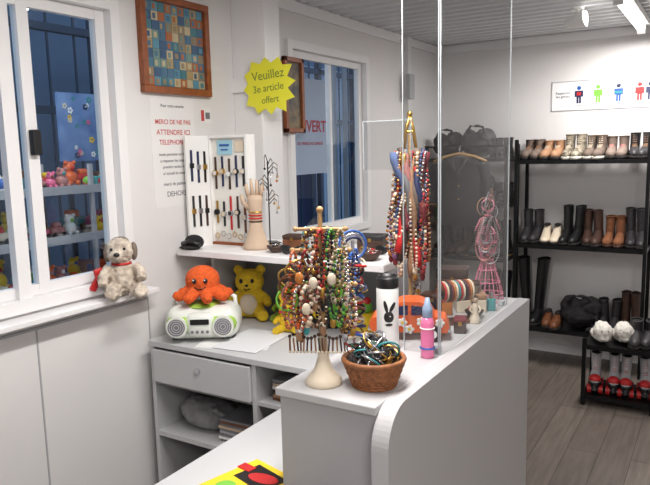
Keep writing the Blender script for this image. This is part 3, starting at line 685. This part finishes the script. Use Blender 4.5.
for k in range(10):
    a = k * math.pi / 5; b.tube([(r * math.cos(a), r * .75 * math.sin(a), z) for z, r in rows], .0022, HOTP, k=5)
b.cyl((0, 0, .17), (0, 0, .36), .004, HOTP); b.tube([(-.05, 0, .285), (-.03, 0, .33), (0, 0, .35), (.03, 0, .33), (.05, 0, .285)], .003, HOTP); b.torus((0, 0, .385), .024, .003, HOTP, (R(90), 0, 0))
for k in range(8):
    strand(b, random.uniform(-.02, .02), -.045 + .004 * k, .34, .02 + .003 * k, .10 + .012 * k, [GREY, DBRN, ROSE, SILV][k % 4:k % 4 + 1], .0035)
for k in range(6): b.torus((random.uniform(-.02, .02), 0, .36 + .01 * k), .03 + k * .002, .0025, [GREY, BLACK, TAN, ROSE, SILV, BROWN][k], (R(80 + k * 5), 0, k * .3), n=18, k=5)
b.done('wire_dress_stand', (1.315, 2.51, CZ), (0, 0, R(30)))
# plexiglass screens (thin sheets with polished edges)
b = B()
def pane(b, x0, x1, y0, y1, z0, z1):
    if x1 - x0 < y1 - y0:
        xm = (x0 + x1) / 2
        b.add([(xm, y0, z0), (xm, y1, z0), (xm, y1, z1), (xm, y0, z1)], [(0, 1, 2, 3)], PLEXI, None, False)
        for yy in (y0, y1): b.bx(x0, x1, yy - .0014, yy + .0014, z0, z1, PEDGE)
        b.bx(x0, x1, y0, y1, z1 - .0014, z1 + .0014, PEDGE)
    else:
        ym = (y0 + y1) / 2
        b.add([(x0, ym, z0), (x1, ym, z0), (x1, ym, z1), (x0, ym, z1)], [(0, 1, 2, 3)], PLEXI, None, False)
        for xx in (x0, x1): b.bx(xx - .0014, xx + .0014, y0, y1, z0, z1, PEDGE)
        b.bx(x0, x1, y0, y1, z1 - .0014, z1 + .0014, PEDGE)
pane(b, 1.398, 1.402, 1.786, 2.49, CZ, 2.46)
pane(b, 1.285, 1.396, 1.780, 1.784, CZ, 2.46)
pane(b, 1.12, 1.283, 1.843, 1.846, CZ + .55, 1.75)
b.box((1.385, 1.80, CZ + .01), (.02, .03, .02), PEDGE, bev=.003); b.box((1.385, 2.47, CZ + .01), (.02, .03, .02), PEDGE, bev=.003)
b.done('plexiglass_screen')

# ---------------------------------------------------------------- shoes
def ring(w, h, y, z0=0.0, n=14):
    out = []
    for i in range(n):
        a = 2 * math.pi * i / n; c = math.cos(a); s_ = math.sin(a)
        out.append(Vector((w * math.copysign(abs(c) ** .8, c), y, z0 + (h * abs(s_) ** .8 if s_ > 0 else 0.0))))
    return out
def add_shoe(b, ox, m, ms, L=.26, W=.042, hh=.088, shaft=0.0, heel=0.0, laces=None, wide=1.0):
    st = 0.018
    ts = [0, .05, .14, .28, .42, .56, .70, .86, .96, 1.0]
    ws = [.35, .68, .92, 1.0, .95, .82, .76, .80, .68, .4]
    hs = [.30, .42, .52, .62, .78, .95, 1.0, 1.0, .92, .6]
    def lift(t): return heel * max(0, min(1, (t - .3) / .4))
    rings = [[Vector((ox, 0, st + lift(t))) + p for p in ring(W * w, hh * h, -L / 2 + t * L)] for t, w, h in zip(ts, ws, hs)]
    b.loft(rings, m)
    srings = []
    for t, w in zip(ts, ws):
        y = -L / 2 + t * L; ww = W * w * 1.07; zt = st + .004 + lift(t); zb = lift(t) * (1 if t < .65 else 0)
        srings.append([Vector((ox - ww, y, zb)), Vector((ox + ww, y, zb)), Vector((ox + ww, y, zt)), Vector((ox - ww, y, zt))])
    b.loft(srings, ms)
    cy = L * .23; top = st + heel + hh + shaft
    if shaft > 0:
        rr = []; gk = .12 if shaft < .2 else .35; lean = random.uniform(-.10, .10)
        for k in range(6):
            f = k / 5; z = st + heel + hh * .55 + (shaft + hh * .45) * f; g = 1 + gk * f
            rr.append([Vector((ox + lean * shaft * f + W * .80 * g * math.cos(a), cy + .055 * g * math.sin(a), z + .006 * math.sin(a) * f)) for a in [2 * math.pi * i / 16 for i in range(16)]])
        b.loft(rr, m, cap=False)
        g = 1 + gk; b.sph((ox + lean * shaft, cy, top - .01), (W * .78 * g, .053 * g, .003), SOLE)
        b.torus((ox + lean * shaft, cy, top), W * .80 * g, .004, m, n=20, k=6, sy=.055 / (W * .8))
    else:
        b.sph((ox, cy - .005, top - .008), (W * .62, .062, .012), SOLE)
    if laces:
        for k in range(4):
            y = -L / 2 + L * (.38 + .07 * k); z = st + heel * .7 + hh * (.74 + .085 * k)
            b.cyl((ox - W * .4, y, z), (ox + W * .4, y, z), .0028, laces, seg=6)
        if shaft > .05:
            for k in range(4):
                z = st + heel + hh + shaft * (.15 + .22 * k); b.cyl((ox - W * .35, cy - .056, z), (ox + W * .35, cy - .056, z), .0026, laces, seg=6)
def merge(b, t, Mx):
    t.bm.verts.ensure_lookup_table(); t.bm.verts.index_update()
    for mi_, m in enumerate(t.mats):
        fs = [[v.index for v in f.verts] for f in t.bm.faces if f.material_index == mi_]
        used = sorted({i for f in fs for i in f}); mp_ = {u: i for i, u in enumerate(used)}
        b.add([t.bm.verts[u].co.copy() for u in used], [[mp_[i] for i in f] for f in fs], m, Mx)
    t.bm.free()
def pair(name, x, y, z, m, ms, g=.037, W=.038, L=.27, **kw):
    b = B()
    for sgn in (-1, 1):
        t = B(); add_shoe(t, 0, m, ms, W=W, L=L, **kw)
        a = random.uniform(-.14, .08) * sgn; dy = random.uniform(-.03, .02)
        merge(b, t, Matrix.Translation((sgn * g, dy, 0)) @ Euler((0, 0, a)).to_matrix().to_4x4())
    return b.done(name, (x, y, z + .001))
def rack(name, x0, x1, y0, y1, zs, top, shelfmat, rail=False):
    b = B()
    for x in (x0, x1):
        for y in (y0, y1): b.bx(x - .012, x + .012, y - .012, y + .012, 0, top, BLKM)
    for z in zs:
        b.bx(x0, x1, y0 + .012, y1 - .012, z - .014, z - .002, shelfmat)
        for y in (y0, y1): b.bx(x0 + .013, x1 - .013, y - .008, y + .008, z - .03, z, BLKM)
        for x in (x0, x1): b.bx(x - .006, x + .006, y0 + .013, y1 - .013, z - .03, z, BLKM)
    if rail: b.cyl((x0, y0, top - .01), (x1, y0, top - .01), .008, BLKM)
    b.done(name)
SZ = (.29, .925, 1.55)
rack('shoe_rack', .775, 1.665, 4.93, 5.25, SZ, 1.70, BLKM)
sy = 5.07
CAMO = mat('offwhite_camo', (170, 160, 142), .8, col2=(74, 66, 54), scale=40)
GREIGE = mat('greige', (128, 112, 102), .8, noise=.2)
top = [('walking_shoes', TAUPE, SOLE, dict(shaft=.04, laces=TAN)), ('walking_shoes', TAN, SOLE, dict(shaft=.03, laces=CREAM)), ('high_top_sneakers', CAMO, SOLEW, dict(shaft=.07, laces=CREAM)), ('ankle_boots', TAUPE, SOLEW, dict(shaft=.06, laces=CREAM)),
       ('walking_shoes', GREIGE, SOLE, dict(shaft=.05, laces=ROSE)), ('hiking_boots', CHAR, SOLE, dict(shaft=.07, laces=TAN))]
for k, (n, m, ms, kw) in enumerate(top): pair(n, .862 + k * .146, sy, 1.55, m, ms, **kw)
mid = [('black_ankle_boots', CHAR, SOLE, dict(shaft=.10, heel=.03)), ('high_heel_shoes', CREAM, SOLE, dict(shaft=.0, heel=.055, hh=.065)), ('heeled_boots', BLACK, SOLE, dict(shaft=.14, heel=.03)), ('dark_brown_boots', DBRN, SOLE, dict(shaft=.12, heel=.02)), ('suede_boots', SUEDE, DBRN, dict(shaft=.10)), ('black_ankle_boots', CHAR, SOLE, dict(shaft=.13, heel=.03))]
for k, (n, m, ms, kw) in enumerate(mid): pair(n, .862 + k * .146, sy, .925, m, ms, **kw)
def slouch(x, z, m, s=1.0, y=5.08, name='slouchy_bag'):
    b = B(); b.sph((0, 0, .085), (.12, .11, .085), m, u=20, v=12); b.sph((.05, -.02, .13), (.07, .08, .06), m); b.sph((-.06, .0, .12), (.06, .08, .07), m)
    b.tube([(-.08, -.05, .14), (-.03, -.1, .21), (.05, -.09, .20), (.09, -.05, .13)], .010, m); b.tube([(.09, -.06, .1), (.11, -.10, .04), (.05, -.12, .015)], .012, m)
    o = b.done(name, (x, y, z + .004), scale=s); fuzzy(o, .007, .03, .06)
pair('tall_boots', .87, sy, .29, BLACK, SOLE, g=.042, W=.042, shaft=.36, heel=.03)
pair('loafers', 1.04, 5.03, .29, BROWN, SOLE)
slouch(1.24, .29, DARKB, 1.25); pair('black_ankle_boots', 1.435, sy, .29, CHAR, SOLE, shaft=.10, heel=.02); pair('brown_boots', 1.58, sy, .29, DBRN, SOLE, shaft=.18)
# rack in the corner: dark bags, hats and boots, coat hung on a wooden hanger
rack('shoe_rack', .06, .70, 4.93, 5.25, (.29, .80, 1.22, 1.57), 1.67, WOOD, True)
slouch(.19, 1.57, DARKB, 1.05); slouch(.44, 1.57, CHAR, 1.15); pair('black_shoes', .62, sy, 1.57, BLACK, SOLE, shaft=.04)
slouch(.19, 1.22, CHAR, 1.0); slouch(.44, 1.22, DARKB, 1.15); pair('black_shoes', .62, sy, 1.22, CHAR, SOLE, shaft=.04)
for k, (n, m, sh) in enumerate([('black_ankle_boots', BLACK, .13), ('dark_brown_boots', DBRN, .14), ('black_ankle_boots', CHAR, .12), ('black_ankle_boots', BLACK, .14)]): pair(n, .15 + k * .153, sy, .80, m, SOLE, shaft=sh, heel=.02)
for k, (n, m, sh) in enumerate([('tall_boots', BLACK, .26), ('dark_brown_boots', DBRN, .12), ('black_ankle_boots', CHAR, .14), ('tall_boots', BLACK, .26)]): pair(n, .15 + k * .153, sy, .29, m, SOLE, shaft=sh)
b = B()
JK = mat('dark_jacket_cloth', (42, 40, 46), .9, noise=.4, scale=30, bump=.3)
b.tube([(-.21, 0, -.055), (-.12, 0, -.02), (0, 0, .005), (.12, 0, -.02), (.21, 0, -.055)], [.010, .013, .013, .013, .010], WOOD)
b.tube([(0, 0, 0), (0, 0, .04), (0, .02, .065), (0, .05, .07), (0, .066, .055)], .003, SILV)
rings = []
for z, w, d in ((-.025, .06, .03), (-.05, .15, .04), (-.085, .205, .045), (-.16, .20, .05), (-.30, .19, .05), (-.45, .20, .055), (-.55, .21, .055)):
    rings.append([Vector((w * math.cos(a), d * math.sin(a) * (1 + .15 * math.sin(5 * a + z * 9)), z)) for a in [2 * math.pi * i / 28 for i in range(28)]])
b.loft(rings, JK)
for sx in (-1, 1): b.tube([(sx * .185, 0, -.085), (sx * .215, -.004, -.2), (sx * .225, -.01, -.34), (sx * .215, -.015, -.48)], [.045, .042, .038, .034], JK)
b.box((0, -.052, -.3), (.008, .006, .46), BLACK)
for k in range(4): b.sph((.014, -.056, -.14 - k * .1), (.007, .004, .007), GOLD, u=8, v=6)
b.tube([(-.07, -.03, -.03), (-.03, -.05, -.10), (0, -.055, -.15), (.03, -.05, -.10), (.07, -.03, -.03)], .014, CHAR)
b.done('hanging_jacket', (.36, 4.857, 1.602))

# small black stand with slippers and roller skates
rack('low_shoe_stand', 1.40, 1.80, 4.28, 4.60, (.07, .40), .44, BLKM)
def fluffy(x, y, z):
    b = B()
    for sx, dz in ((-.065, 0), (.065, 0)):
        b.sph((sx, 0, .035), (.058, .13, .035), FURW); b.sph((sx, -.055, .07), (.06, .068, .055), FURW); b.sph((sx, -.02, .10), (.045, .03, .03), FURW)
    o = b.done('fluffy_slippers', (x, y, z + .005), (0, 0, R(22))); fuzzy(o, .006, .014, .02)
    b = B()
    for sx in (-.065, .065):
        b.sph((sx, .05, .066), (.034, .05, .010), GREY)
        for q in (-.02, .02): b.sph((sx + q, -.112, .085), .005, GREY)
    b.done('details', parent=o)
fluffy(1.535, 4.43, .40)
pair('black_shoes', 1.72, 4.43, .40, CHAR, SOLE, shaft=.04)
def skates(x, y, z):
    b = B()
    for ox in (-.055, .055):
        t = B(); add_shoe(t, ox, LGREY, BLACK, shaft=.07, laces=ROSE, L=.24, W=.036)
        merge(b, t, Matrix.Translation((0, 0, .06)))
        b.sph((ox, -.085, .10), (.036, .038, .028), RED); b.box((ox, 0, .055), (.05, .22, .016), BLACK, bev=.004)
        for yy in (-.075, .075):
            b.cyl((ox - .045, yy, .027), (ox + .045, yy, .027), .006, SILV, seg=8); b.box((ox, yy, .04), (.03, .03, .03), BLACK)
            for q in (-.034, .034): b.cyl((ox + q - .012, yy, .027), (ox + q + .012, yy, .027), .027, RED, seg=18); b.cyl((ox + q - .013, yy, .027), (ox + q + .013, yy, .027), .012, SILV, seg=10)
        b.cyl((ox, -.13, .028), (ox, -.11, .055), .016, BLACK)
    b.done('roller_skates', (x, y, z), (0, 0, R(6)))
skates(1.51, 4.41, .07); skates(1.69, 4.42, .07)

# ---------------------------------------------------------------- world, light, camera
w = bpy.data.worlds.new('dusk'); scene.world = w; w.use_nodes = True
w.node_tree.nodes['Background'].inputs[0].default_value = (.23, .32, .45, 1); w.node_tree.nodes['Background'].inputs[1].default_value = 1.7
l = bpy.data.lights.new('bulb_light', 'POINT'); l.energy = 22; l.color = (1, .93, .84); l.shadow_soft_size = .05  # point light of the added annex lamp, brightens the toys
lo = bpy.data.objects.new('bulb_light', l); scene.collection.objects.link(lo); lo.location = (-.6, 1.9, 2.28); lo.parent = bpy.data.objects['hanging_bulb']

cam = bpy.data.cameras.new('camera'); co = bpy.data.objects.new('camera', cam); scene.collection.objects.link(co)
cam.sensor_width = 36; cam.lens = 36 * 653 / 650; cam.clip_start = .02
fw = Vector((-.5156, .8451, -.1426)).normalized(); rt_ = Vector((.8551, .5177, -.0234)); rt_ = (rt_ - fw * rt_.dot(fw)).normalized(); up = rt_.cross(fw)
M = Matrix((( rt_.x, up.x, -fw.x, 2.095), (rt_.y, up.y, -fw.y, 0.0), (rt_.z, up.z, -fw.z, 1.67), (0, 0, 0, 1)))
co.matrix_world = M
scene.camera = co
